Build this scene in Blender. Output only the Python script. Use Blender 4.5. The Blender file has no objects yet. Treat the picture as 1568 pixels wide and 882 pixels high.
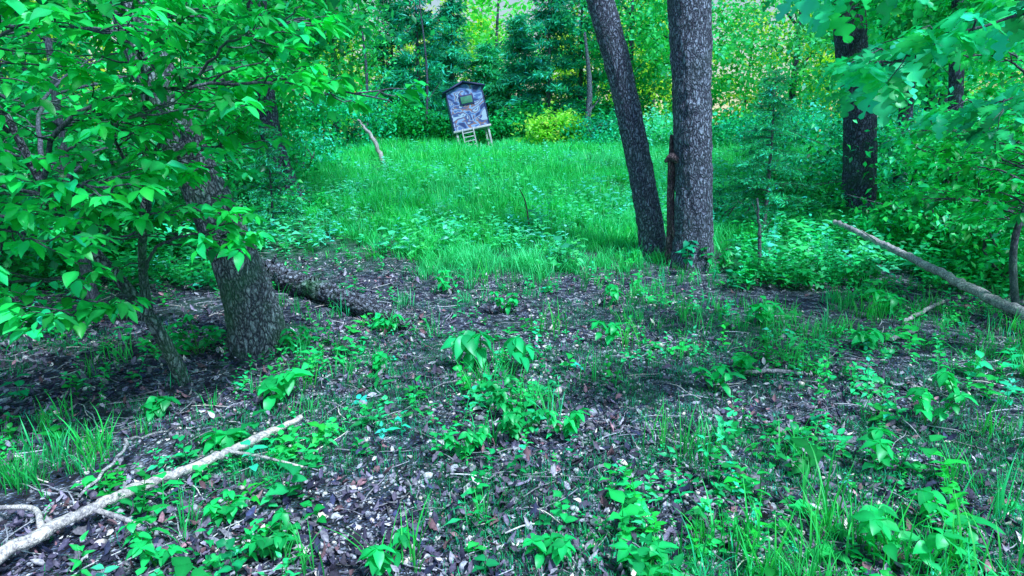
import bpy, math
import numpy as np
from mathutils import Vector
rng=np.random.default_rng(7)
scene=bpy.context.scene
scene.view_settings.view_transform='Standard'
scene.view_settings.look='None'
scene.view_settings.exposure=0
rad=math.radians
# ---------------------------------------------------------------- noise / terrain
TB=rng.random((256,256))
def vn(x,y):
    x=np.asarray(x,float);y=np.asarray(y,float)
    ix=np.floor(x).astype(int);iy=np.floor(y).astype(int)
    fx=x-ix;fy=y-iy
    fx=fx*fx*(3-2*fx);fy=fy*fy*(3-2*fy)
    a=TB[ix%256,iy%256];b=TB[(ix+1)%256,iy%256];c=TB[ix%256,(iy+1)%256];d=TB[(ix+1)%256,(iy+1)%256]
    return (a*(1-fx)+b*fx)*(1-fy)+(c*(1-fx)+d*fx)*fy
def fbm(x,y,o=4):
    s=0;a=.5;t=0
    for i in range(o):
        s=s+a*vn(x*2**i+17.3*i,y*2**i+5.1*i);t+=a;a*=.55
    return s/t
YS=np.array([-400,-10,0,6,8,9.5,11,13,16,20,24,27,32,45,80,400])
ZS=np.array([-.6,-.1,0,0,.03,.12,.27,.47,.78,1.13,1.45,1.65,1.8,2.1,2.6,4.])
def hgt(x,y):
    x=np.asarray(x,float);y=np.asarray(y,float)
    z=(np.interp(y-.6,YS,ZS)+np.interp(y,YS,ZS)+np.interp(y+.6,YS,ZS))/3
    z=z+.10*(fbm(x*.5+9,y*.5+3,3)-.5)+.035*(fbm(x*2.3,y*2.3,3)-.5)
    return z
# ---------------------------------------------------------------- mesh helpers
def newmesh(name,V,F,mat,col=None,parent=None,smooth=False):
    V=np.asarray(V,np.float32);F=np.asarray(F,np.int32)
    me=bpy.data.meshes.new(name)
    me.vertices.add(len(V));me.vertices.foreach_set('co',V.ravel())
    k=F.shape[1]
    me.loops.add(F.size);me.loops.foreach_set('vertex_index',F.ravel())
    me.polygons.add(len(F))
    me.polygons.foreach_set('loop_start',np.arange(0,F.size,k,dtype=np.int32))
    me.polygons.foreach_set('loop_total',np.full(len(F),k,np.int32))
    if smooth: me.polygons.foreach_set('use_smooth',np.ones(len(F),bool))
    if col is not None:
        a=me.color_attributes.new('tint','FLOAT_COLOR','POINT')
        c=np.ones((len(V),4),np.float32);c[:,:3]=col
        a.data.foreach_set('color',c.ravel())
    me.update(calc_edges=True)
    me.materials.append(mat)
    ob=bpy.data.objects.new(name,me);scene.collection.objects.link(ob)
    if parent: ob.parent=parent
    return ob
def empty(name):
    e=bpy.data.objects.new(name,None);scene.collection.objects.link(e);return e
def merge(parts):
    Vs=[];Fs=[];Bs=[];o=0
    for p in parts:
        V,F=p[0],p[1];Vs.append(V);Fs.append(np.asarray(F)+o);o+=len(V)
        Bs.append(p[2] if len(p)>2 else np.ones(len(V)))
    return np.vstack(Vs),np.vstack(Fs),np.concatenate(Bs)
def rotm(yaw,pitch,roll):
    yaw,pitch,roll=np.broadcast_arrays(np.atleast_1d(yaw).astype(float),pitch,roll)
    cy,sy=np.cos(yaw),np.sin(yaw);cp,sp=np.cos(pitch),np.sin(pitch);cr,sr=np.cos(roll),np.sin(roll)
    n=len(yaw);Z=np.zeros(n);O=np.ones(n)
    Rz=np.array([[cy,-sy,Z],[sy,cy,Z],[Z,Z,O]]).transpose(2,0,1)
    Rx=np.array([[O,Z,Z],[Z,cp,-sp],[Z,sp,cp]]).transpose(2,0,1)
    Ry=np.array([[cr,Z,sr],[Z,O,Z],[-sr,Z,cr]]).transpose(2,0,1)
    return Rz@Rx@Ry
def tf(p,yaw=0,pitch=0,roll=0,s=1,loc=(0,0,0),b=1):
    R=rotm(yaw,pitch,roll)[0]
    return ((p[0]*s)@R.T+np.array(loc),p[1],(p[2] if len(p)>2 else np.ones(len(p[0])))*b)
def leaf(L=1,W=.5,n=5,kind='ovate',fold=.25,droop=.25):
    t=np.linspace(0,1,n+1)
    if kind=='ovate': w=np.sin(np.pi*t**.8)**.85
    elif kind=='round': w=np.sin(np.pi*t**.7)**.6
    elif kind=='lance': w=np.sin(np.pi*t**.6)
    elif kind=='oak':
        w=(.22+.78*np.abs(np.sin(3.55*np.pi*t))**.8)*np.sin(np.pi*np.clip(t,0,1)**1.15)**.45
    w=np.nan_to_num(w);w=np.maximum(w,.03)*W/2
    y=L*t;z=-droop*L*t**2
    off=np.zeros_like(t)
    if kind=='oak': off=.10*L*np.abs(np.sin(3.55*np.pi*t))
    wav=.05*L*np.sin(t*9)*np.sin(np.pi*t)
    l=np.stack([-w,y+off,z+fold*w+wav],1);m=np.stack([0*t,y,z],1);r=np.stack([w,y+off,z+fold*w-wav],1)
    V=np.empty((3*(n+1),3));V[0::3]=l;V[1::3]=m;V[2::3]=r
    F=[]
    for i in range(n):
        a=3*i
        F+= [(a,a+1,a+4,a+3),(a+1,a+2,a+5,a+4)]
    B=np.ones(len(V));B[1::3]=1.3
    return V,np.array(F),B
def blade(L=1,W=.03,n=4,bend=.6,yaw=0,base=(0,0)):
    t=np.linspace(0,1,n+1);th=bend*t
    ds=L/n
    y=np.concatenate([[0],np.cumsum(np.sin(th[1:])*ds)]);z=np.concatenate([[0],np.cumsum(np.cos(th[1:])*ds)])
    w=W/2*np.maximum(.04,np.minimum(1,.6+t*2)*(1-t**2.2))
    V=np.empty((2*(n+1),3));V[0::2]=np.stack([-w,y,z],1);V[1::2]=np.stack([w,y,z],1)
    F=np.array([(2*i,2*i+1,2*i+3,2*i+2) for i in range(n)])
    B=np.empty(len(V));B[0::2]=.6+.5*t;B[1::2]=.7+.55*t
    R=rotm(yaw,0,0)[0]
    return V@R.T+np.array([base[0],base[1],0]),F,B
def scatter(name,tm,pos,yaw,pitch,roll,sc,col,mat,parent=None):
    n=len(pos);ch=rng.integers(0,len(tm),n)
    yaw,pitch,roll,sc=[np.broadcast_to(np.asarray(a,float),(n,)) for a in (yaw,pitch,roll,sc)]
    col=np.broadcast_to(col,(n,3))
    Vs=[];Fs=[];Cs=[];o=0
    for i,t in enumerate(tm):
        k=ch==i;m=k.sum()
        if m==0: continue
        R=rotm(yaw[k],pitch[k],roll[k])
        V=np.einsum('nij,vj->nvi',R,t[0])*sc[k][:,None,None]+pos[k][:,None,:]
        nv=len(t[0])
        F=t[1][None]+(np.arange(m)*nv)[:,None,None]+o
        C=col[k][:,None,:]*t[2][None,:,None]
        Vs.append(V.reshape(-1,3));Fs.append(F.reshape(-1,t[1].shape[1]));Cs.append(C.reshape(-1,3));o+=m*nv
    V=np.vstack(Vs);F=np.vstack(Fs);C=np.clip(np.vstack(Cs),0,.9)
    return newmesh(name,V,F,mat,C,parent)
def smoothpath(P,R,m):
    P=np.asarray(P,float);R=np.asarray(R,float)
    n=len(P)
    if n==2:
        t=np.linspace(0,1,m)[:,None];return P[0]*(1-t)+P[1]*t,R[0]*(1-t[:,0])+R[1]*t[:,0]
    Q=np.vstack([2*P[0]-P[1],P,2*P[-1]-P[-2]])
    u=np.linspace(0,n-1-1e-6,m);i=u.astype(int);f=(u-i)[:,None]
    a,b,c,d=Q[i],Q[i+1],Q[i+2],Q[i+3]
    S=.5*((2*b)+(-a+c)*f+(2*a-5*b+4*c-d)*f**2+(-a+3*b-3*c+d)*f**3)
    return S,np.interp(u,np.arange(n),R)
def tube(P,R,m=12,seg=8,rough=0,wob=0,flare=0):
    S,r=smoothpath(P,R,m)
    if wob:
        S[1:-1]+=rng.normal(0,wob,(m-2,3))
    T=np.gradient(S,axis=0);T/=np.linalg.norm(T,axis=1)[:,None]+1e-9
    ref=np.array([0,0,1.]) if abs(T[:,2]).mean()<.8 else np.array([0,1.,0])
    A=np.cross(T,ref);A/=np.linalg.norm(A,axis=1)[:,None]+1e-9
    B=np.cross(T,A)
    th=np.linspace(0,2*np.pi,seg,endpoint=False)
    rr=np.repeat(r[:,None],seg,1)
    if flare:
        hgt_=np.linalg.norm(S-S[0],axis=1)[:,None]
        rr=rr*(1+flare*np.exp(-hgt_/.22)*(1+.45*np.sin(th*4+1)[None]+.25*np.sin(th*7)[None]))
    if rough:
        L=np.concatenate([[0],np.cumsum(np.linalg.norm(np.diff(S,axis=0),axis=1))])[:,None]
        ph=th[None]/(2*np.pi)
        q1=np.abs(fbm(ph*22+0*L,L*5+3,3)-.5)*2
        q2=np.abs(fbm((1-ph)*22+0*L+50,L*5+30,3)-.5)*2
        w=np.clip(ph*6,0,1)*np.clip((1-ph)*6,0,1)
        rr=rr*(1+rough*((q1*w+q2*(1-w))-.3)) + r[:,None]*.06*(vn(np.cos(th)[None]*1.5+5+0*L,L*1.6+np.sin(th)[None]*1.5)-.5)
    V=S[:,None]+rr[:,:,None]*(np.cos(th)[None,:,None]*A[:,None]+np.sin(th)[None,:,None]*B[:,None])
    V=V.reshape(-1,3)
    i=np.arange(m-1)[:,None]*seg;j=np.arange(seg)[None];k=(j+1)%seg
    F=np.stack([i+j,i+k,i+seg+k,i+seg+j],-1).reshape(-1,4)
    c0=len(V);V=np.vstack([V,S[0],S[-1]+T[-1]*r[-1]*.3])
    caps=[]
    if seg%2==0:
        for j in range(0,seg,2):
            caps.append((c0,(j+2)%seg,j+1,j));e=(m-1)*seg
            caps.append((c0+1,e+j,e+j+1,e+(j+2)%seg))
        F=np.vstack([F,np.array(caps)])
    return V,F,np.ones(len(V))
# ---------------------------------------------------------------- materials
def nt(name):
    m=bpy.data.materials.new(name);m.use_nodes=True
    t=m.node_tree;t.nodes.clear()
    return m,t,t.nodes,t.links
def N(t,ty,**k):
    n=t.nodes.new(ty)
    for a,b in k.items(): setattr(n,a,b)
    return n
def leafmat(name,trans=.35,gloss=.035,rough=.4,tr=(1.1,1.3,.85)):
    m,t,ns,L=nt(name)
    out=N(t,'ShaderNodeOutputMaterial');at=N(t,'ShaderNodeAttribute',attribute_name='tint')
    d=N(t,'ShaderNodeBsdfDiffuse');tl=N(t,'ShaderNodeBsdfTranslucent');g=N(t,'ShaderNodeBsdfGlossy')
    g.inputs['Roughness'].default_value=rough;g.inputs['Color'].default_value=(.6,.95,1,1)
    mu=N(t,'ShaderNodeVectorMath',operation='MULTIPLY');mu.inputs[1].default_value=tr
    m1=N(t,'ShaderNodeMixShader');m1.inputs[0].default_value=trans
    L.new(at.outputs['Color'],d.inputs['Color']);L.new(at.outputs['Color'],mu.inputs[0]);L.new(mu.outputs[0],tl.inputs['Color'])
    L.new(d.outputs[0],m1.inputs[1]);L.new(tl.outputs[0],m1.inputs[2])
    if gloss:
        m2=N(t,'ShaderNodeMixShader');m2.inputs[0].default_value=gloss
        L.new(m1.outputs[0],m2.inputs[1]);L.new(g.outputs[0],m2.inputs[2]);L.new(m2.outputs[0],out.inputs[0])
    else: L.new(m1.outputs[0],out.inputs[0])
    return m
def ramp(t,stops):
    r=N(t,'ShaderNodeValToRGB');e=r.color_ramp.elements
    while len(e)<len(stops): e.new(.5)
    for x,(p,c) in zip(e,stops): x.position=p;x.color=(*c,1)
    return r
def barkmat(name,hi,lo,sc=1.,moss=(.03,.09,.05),mossamt=.3,bump=1.,stretch=.3,vs=22,crack=.10):
    m,t,ns,L=nt(name)
    out=N(t,'ShaderNodeOutputMaterial');p=N(t,'ShaderNodeBsdfPrincipled');p.inputs['Roughness'].default_value=.85
    tc=N(t,'ShaderNodeTexCoord');mp=N(t,'ShaderNodeMapping');mp.inputs['Scale'].default_value=(sc,sc,sc*stretch)
    L.new(tc.outputs['Object'],mp.inputs[0])
    nz=N(t,'ShaderNodeTexNoise');nz.inputs['Scale'].default_value=14;nz.inputs['Detail'].default_value=5
    L.new(mp.outputs[0],nz.inputs['Vector'])
    ad=N(t,'ShaderNodeMixRGB',blend_type='LINEAR_LIGHT');ad.inputs[0].default_value=.07
    L.new(mp.outputs[0],ad.inputs[1]);L.new(nz.outputs['Color'],ad.inputs[2])
    vo=N(t,'ShaderNodeTexVoronoi',feature='DISTANCE_TO_EDGE');vo.inputs['Scale'].default_value=vs
    L.new(ad.outputs[0],vo.inputs['Vector'])
    r=ramp(t,[(0,lo),(crack,tuple(.45*a+.55*b for a,b in zip(hi,lo))),(crack*2.6,hi)])
    L.new(vo.outputs['Distance'],r.inputs[0])
    n2=N(t,'ShaderNodeTexNoise');n2.inputs['Scale'].default_value=60;n2.inputs['Detail'].default_value=4
    L.new(tc.outputs['Object'],n2.inputs['Vector'])
    r2=ramp(t,[(.3,(.4,.4,.48)),(.7,(1.45,1.45,1.45))]);L.new(n2.outputs[0],r2.inputs[0])
    mx=N(t,'ShaderNodeMixRGB',blend_type='MULTIPLY');mx.inputs[0].default_value=1
    L.new(r.outputs[0],mx.inputs[1]);L.new(r2.outputs[0],mx.inputs[2])
    n4=N(t,'ShaderNodeTexNoise');n4.inputs['Scale'].default_value=5;n4.inputs['Detail'].default_value=4
    L.new(mp.outputs[0],n4.inputs['Vector'])
    r4=ramp(t,[(.3,(.6,.62,.7)),(.7,(1.25,1.25,1.2))]);L.new(n4.outputs[0],r4.inputs[0])
    mx4=N(t,'ShaderNodeMixRGB',blend_type='MULTIPLY');mx4.inputs[0].default_value=1
    L.new(mx.outputs[0],mx4.inputs[1]);L.new(r4.outputs[0],mx4.inputs[2])
    n3=N(t,'ShaderNodeTexNoise');n3.inputs['Scale'].default_value=2.3;n3.inputs['Detail'].default_value=5
    L.new(tc.outputs['Object'],n3.inputs['Vector'])
    r3=ramp(t,[(.5,(0,0,0)),(.72,(mossamt,)*3)]);L.new(n3.outputs[0],r3.inputs[0])
    mm=N(t,'ShaderNodeMixRGB');L.new(r3.outputs[0],mm.inputs[0]);L.new(mx4.outputs[0],mm.inputs[1]);mm.inputs[2].default_value=(*moss,1)
    L.new(mm.outputs[0],p.inputs['Base Color'])
    mh=N(t,'ShaderNodeMath',operation='MINIMUM');mh.inputs[1].default_value=.3;L.new(vo.outputs['Distance'],mh.inputs[0])
    ma=N(t,'ShaderNodeMath',operation='MULTIPLY_ADD');ma.inputs[1].default_value=.25;L.new(n2.outputs[0],ma.inputs[0]);L.new(mh.outputs[0],ma.inputs[2])
    b=N(t,'ShaderNodeBump');b.inputs['Strength'].default_value=bump;b.inputs['Distance'].default_value=.06
    L.new(ma.outputs[0],b.inputs['Height']);L.new(b.outputs[0],p.inputs['Normal'])
    L.new(p.outputs[0],out.inputs[0]);return m
def tintmat(name,rough=.8):
    m,t,ns,L=nt(name)
    out=N(t,'ShaderNodeOutputMaterial');p=N(t,'ShaderNodeBsdfPrincipled');p.inputs['Roughness'].default_value=rough
    at=N(t,'ShaderNodeAttribute',attribute_name='tint')
    n2=N(t,'ShaderNodeTexNoise');n2.inputs['Scale'].default_value=90
    tc=N(t,'ShaderNodeTexCoord');L.new(tc.outputs['Object'],n2.inputs['Vector'])
    r2=ramp(t,[(.3,(.5,.5,.58)),(.7,(1.3,1.3,1.3))]);L.new(n2.outputs[0],r2.inputs[0])
    mx=N(t,'ShaderNodeMixRGB',blend_type='MULTIPLY');mx.inputs[0].default_value=1
    L.new(at.outputs['Color'],mx.inputs[1]);L.new(r2.outputs[0],mx.inputs[2]);L.new(mx.outputs[0],p.inputs['Base Color'])
    L.new(p.outputs[0],out.inputs[0]);return m
M_leaf=leafmat('leaf_green',.38);M_far=leafmat('leaf_far',.4,0,.5,(1.2,1.3,.8));M_grass=leafmat('grass_blade',.35,.02,.4,(1.1,1.3,.95))
M_dead=tintmat('dead_leaf',.8);M_stone=tintmat('limestone',.85)
M_bark=barkmat('oak_bark',(.27,.38,.56),(.005,.012,.045),1,(.03,.11,.10),.35,1.,.42,26,.125)
M_barkw=barkmat('oak_bark_warm',(.32,.45,.55),(.006,.018,.05),1.0,(.02,.22,.09),.7,1.,.42,28,.125)
M_barkd=barkmat('dark_bark',(.14,.20,.36),(.004,.01,.04),1,(.03,.14,.09),.5,1.,.42,24,.12)
M_twig=barkmat('twig_bark',(.13,.17,.24),(.02,.035,.07),2,(.04,.18,.11),.6,.3)
M_log=barkmat('rotting_log',(.30,.40,.55),(.004,.008,.028),1.2,(.03,.26,.10),.7,1.,1.2,11,.12)
M_dry=barkmat('weathered_wood',(.66,.69,.72),(.34,.36,.40),1.,(.42,.46,.46),.4,.35,.5,60,.04)
M_stick=barkmat('grey_stick',(.56,.62,.68),(.14,.17,.24),1.,(.30,.36,.36),.4,.4,.5,50,.05)
M_vine=barkmat('dead_wood_brown',(.30,.24,.28),(.03,.03,.055),1.5,(.1,.1,.08),.2)
m,t,ns,L=nt('forest_floor');M_ground=m
out=N(t,'ShaderNodeOutputMaterial');p=N(t,'ShaderNodeBsdfPrincipled');p.inputs['Roughness'].default_value=.95
tc=N(t,'ShaderNodeTexCoord')
def nzs(s,d=5):
    n=N(t,'ShaderNodeTexNoise');n.inputs['Scale'].default_value=s;n.inputs['Detail'].default_value=d;L.new(tc.outputs['Object'],n.inputs['Vector']);return n
a=nzs(12,9);ra=ramp(t,[(.34,(.003,.010,.045)),(.46,(.022,.040,.095)),(.57,(.10,.14,.22)),(.71,(.34,.41,.52))]);L.new(a.outputs[0],ra.inputs[0])
v=N(t,'ShaderNodeTexVoronoi');v.inputs['Scale'].default_value=60;L.new(tc.outputs['Object'],v.inputs['Vector'])
rv=ramp(t,[(.0,(.15,.15,.22)),(.5,(.9,.9,1)),(.85,(3.6,3.6,3.6))]);L.new(v.outputs['Color'],rv.inputs[0])
mx=N(t,'ShaderNodeMixRGB',blend_type='MULTIPLY');mx.inputs[0].default_value=.95;L.new(ra.outputs[0],mx.inputs[1]);L.new(rv.outputs[0],mx.inputs[2])
b2=nzs(1.3,6);rb=ramp(t,[(.46,(0,0,0)),(.66,(.5,.5,.5))]);L.new(b2.outputs[0],rb.inputs[0])
mg=N(t,'ShaderNodeMixRGB');L.new(rb.outputs[0],mg.inputs[0]);L.new(mx.outputs[0],mg.inputs[1]);mg.inputs[2].default_value=(.008,.15,.085,1)
sp=N(t,'ShaderNodeSeparateXYZ');L.new(tc.outputs['Object'],sp.inputs[0])
mr=N(t,'ShaderNodeMapRange');mr.inputs[1].default_value=8.;mr.inputs[2].default_value=12.;L.new(sp.outputs['Y'],mr.inputs[0])
mg2=N(t,'ShaderNodeMixRGB');L.new(mr.outputs[0],mg2.inputs[0]);L.new(mg.outputs[0],mg2.inputs[1])
c3=nzs(5,5);rc=ramp(t,[(.3,(.008,.20,.07)),(.7,(.015,.40,.15))]);L.new(c3.outputs[0],rc.inputs[0]);L.new(rc.outputs[0],mg2.inputs[2])
L.new(mg2.outputs[0],p.inputs['Base Color'])
bm=N(t,'ShaderNodeBump');bm.inputs['Strength'].default_value=1.;bm.inputs['Distance'].default_value=.05
ad=N(t,'ShaderNodeMath',operation='ADD');L.new(a.outputs[0],ad.inputs[0]);L.new(v.outputs['Distance'],ad.inputs[1]);L.new(ad.outputs[0],bm.inputs['Height']);L.new(bm.outputs[0],p.inputs['Normal'])
L.new(p.outputs[0],out.inputs[0])
# ---------------------------------------------------------------- ground
u=np.linspace(-1,1,361);gx=np.sinh(u*6.2)/np.sinh(6.2)*380
w=np.linspace(-1,1,421);gy=np.sinh(w*6.0)/np.sinh(6.0)*380+5
X,Y=np.meshgrid(gx,gy);Z=hgt(X,Y)
V=np.stack([X,Y,Z],-1).reshape(-1,3)
i=np.arange(len(gy)-1)[:,None]*len(gx);j=np.arange(len(gx)-1)[None]
F=np.stack([i+j,i+j+1,i+j+1+len(gx),i+j+len(gx)],-1).reshape(-1,4)
newmesh('ground',V,F,M_ground,smooth=True)
# ---------------------------------------------------------------- trees helpers
def trunk(P,R,mat,parent,name='trunk',m=170,seg=72,rough=.16,flare=.35):
    V,F,_=tube(P,R,m,seg,rough,0,flare);return newmesh(name,V,F,mat,None,parent,True)
simple=[leaf(1,.6,2,'round',.3,.15),leaf(1,.7,2,'round',.5,.3),leaf(1,.55,2,'ovate',.2,.1)]
dogl=[leaf(1,.55,5,'ovate',.25,.28),leaf(1,.6,5,'ovate',.4,.15),leaf(1,.5,5,'ovate',.15,.45)]
oakl=[leaf(1,.68,21,'oak',.15,.3),leaf(1,.62,21,'oak',.3,.5),leaf(1,.72,21,'oak',.1,.15)]
GAIN=1.85
def jit(col,n,b=.35,h=.2):
    c=np.tile(np.asarray(col,float)*GAIN,(n,1))
    k=np.exp(rng.normal(-.03,b*1.15,n))[:,None]
    c=c*k
    c[:,0]+=np.abs(rng.normal(0,h*.08,n))*c[:,1]*.8
    c[:,2]*=np.exp(rng.normal(0,h*1.5,n))
    return np.clip(c,.001,.88)
def crownpts(c,r,n,clumps,spread=.28,hollow=.5):
    d=rng.normal(size=(clumps,3));d/=np.linalg.norm(d,axis=1)[:,None]
    q=rng.uniform(hollow,1,clumps)[:,None]**.7
    C=np.asarray(c)+d*q*np.asarray(r)
    k=rng.integers(0,clumps,n)
    off=rng.normal(size=(n,3))*np.mean(r)*spread*np.array([1,1,.55])*(.5+rng.random(clumps))[k][:,None]
    return C[k]+off,k
def crown(name,c,r,n,clumps,ls,col,mat,parent,tm=simple,spread=.28,b=.3,hollow=.5):
    P,k=crownpts(c,r,n,clumps,spread,hollow)
    cb=np.exp(rng.normal(0,.42,clumps))[k][:,None]
    C=jit(col,n,b)*cb
    return scatter(name,tm,P,rng.uniform(0,6.28,n),rng.normal(-.2,.5,n),rng.normal(0,.5,n),ls*rng.uniform(.6,1.3,n),np.clip(C,.001,.88),mat,parent)
def sprays(limbs,parent,col,tm,ls,mat,bmat,dens=8,blen=(.3,.8),flat=.18,nl=4,droop=-.2,skip=.15,sag=0.,name='foliage'):
    tubes=[];LP=[];LY=[];LPi=[];LR=[];LS=[];LC=[]
    for P,R in limbs:
        tubes.append(tube(P,R,24,8,0,.006))
        S,r=smoothpath(P,R,80)
        Ln=np.linalg.norm(np.diff(S,axis=0),axis=1).sum()
        for q in range(int(Ln*dens)):
            f=rng.uniform(skip,1);s=S[int(f*79)]
            T=S[min(79,int(f*79)+2)]-S[max(0,int(f*79)-2)]
            base=math.atan2(-T[0],T[1])
            yaw=base+rng.choice([-1,1])*rng.uniform(.3,1.4)
            if f>.93: yaw=base+rng.normal(0,.3)
            le=rng.uniform(*blen)*(1.15-.5*f)
            el=rng.normal(.1,flat)
            d=np.array([-math.sin(yaw)*math.cos(el),math.cos(yaw)*math.cos(el),math.sin(el)])
            K=5;pp=[s+d*le*k/K+np.array([0,0,-sag*(k/K)**2*le])+rng.normal(0,.012,3)*(k>0) for k in range(K+1)]
            tubes.append(tube(pp,np.linspace(.006,.002,K+1),K+1,4))
            br=math.exp(rng.normal(0,.35))
            for k in range(1,K+1):
                cnt=nl+2 if k==K else rng.integers(1,nl)
                if k<2: cnt=1
                for c in range(cnt):
                    ly=yaw+rng.uniform(-1.7,1.7) if k<K else yaw+(c/cnt-.5)*4.5+rng.normal(0,.2)
                    o=np.array([-math.sin(ly),math.cos(ly),0])*rng.uniform(0,.10 if k<K else .02)
                    LP.append(pp[k]+o+np.array([0,0,rng.normal(0,.012)]));LY.append(ly);LPi.append(droop+rng.normal(0,.22));LR.append(rng.normal(0,.3));LS.append(ls*rng.uniform(.55,1.2));LC.append(br)
    n=len(LP)
    C=np.clip(jit(col,n,.2)*np.array(LC)[:,None],.001,.88)
    scatter(name,tm,np.array(LP),np.array(LY),np.array(LPi),np.array(LR),np.array(LS),C,mat,parent)
    V,F,_=merge(tubes);newmesh('limbs',V,F,bmat,None,parent,True)
    return n
G=lambda x,y,d=0:(x,y,float(hgt(x,y))+d)
# ---------------------------------------------------------------- main oaks
GREEN=(.005,.27,.075);BLUEG=(.008,.26,.15)
e=empty('oak_tree')
trunk([G(-2.08,5.15,-.12),(-2.10,5.15,.25),(-2.20,5.15,.7),(-2.38,5.15,1.22),(-2.56,5.13,1.75),(-2.70,5.12,2.25),(-2.80,5.1,2.7),(-3.0,5.0,4.2),(-3.1,4.9,6.5)],[.225,.205,.185,.165,.155,.15,.145,.13,.08],M_barkw,e,flare=.22)
crown('crown',(-3.3,5.2,7.8),(2.6,2.6,1.8),600,60,.2,GREEN,M_leaf,e)
e=empty('oak_tree')
trunk([G(2.40,8.6,-.15),(2.40,8.6,.4),(2.36,8.6,1.2),(2.28,8.6,2.2),(2.22,8.6,3.0),(2.15,8.6,4.2),(2.3,8.7,7.5)],[.27,.25,.235,.24,.26,.27,.15],M_bark,e)
crown('crown',(2.4,9,8.8),(3,3,2),600,60,.22,GREEN,M_leaf,e)
e=empty('oak_tree')
trunk([G(2.02,9.2,-.15),(1.97,9.2,.45),(1.83,9.2,1.1),(1.65,9.2,1.85),(1.42,9.2,2.7),(1.17,9.2,3.5),(.8,9.3,4.6),(.3,9.6,7.5)],[.19,.18,.175,.17,.175,.18,.17,.1],M_bark,e)
crown('crown',(.2,10,8.8),(2.6,2.6,1.8),500,50,.22,GREEN,M_leaf,e)
e=empty('oak_tree')
trunk([G(6.4,12.1,-.1),(6.34,12.1,1.2),(6.2,12.1,2.4),(5.86,12.1,4.1),(5.9,12.2,8)],[.30,.28,.27,.26,.15],M_barkd,e,m=120,seg=56)
crown('crown',(6,12.5,8.4),(3,3,2.2),900,60,.24,GREEN,M_leaf,e)
e=empty('oak_tree')
trunk([G(-4.35,13.1,-.1),(-4.5,13.1,1.0),(-4.75,13.1,2.2),(-4.8,13.1,4.5),(-4.9,13.1,8)],[.24,.21,.2,.18,.1],M_barkd,e,m=100,seg=48,flare=.5)
crown('crown',(-4.7,13,4.9),(2.2,2.0,1.9),5500,60,.18,(.006,.22,.07),M_leaf,e)
e=empty('oak_tree')
trunk([G(6.75,10.2,-.1),(6.75,10.2,1.4),(6.6,10.2,3),(6.3,10.2,5.5)],[.11,.10,.10,.06],M_barkd,e,m=80,seg=32)
crown('crown',(6.7,10.3,4.5),(1.6,1.4,1.2),3000,40,.16,GREEN,M_leaf,e)
e=empty('dead_vine_stem')
V,F,_=merge([tube([G(2.12,8.72,-.05),(2.13,8.72,.5),(2.10,8.70,1.0),(2.09,8.7,1.4),(2.07,8.7,1.78)],[.075,.055,.05,.055,.02],50,20,.35),
  tube([(1.98,8.62,1.44),(2.06,8.58,1.50),(2.15,8.56,1.46),(2.19,8.62,1.38)],[.02,.06,.055,.02],20,14,.3),
  tube([G(2.2,8.5,-.05),(2.18,8.55,.3),(2.12,8.68,.7)],[.03,.028,.02],14,8,.2)])
newmesh('stem',V,F,M_vine,None,e,True)
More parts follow.
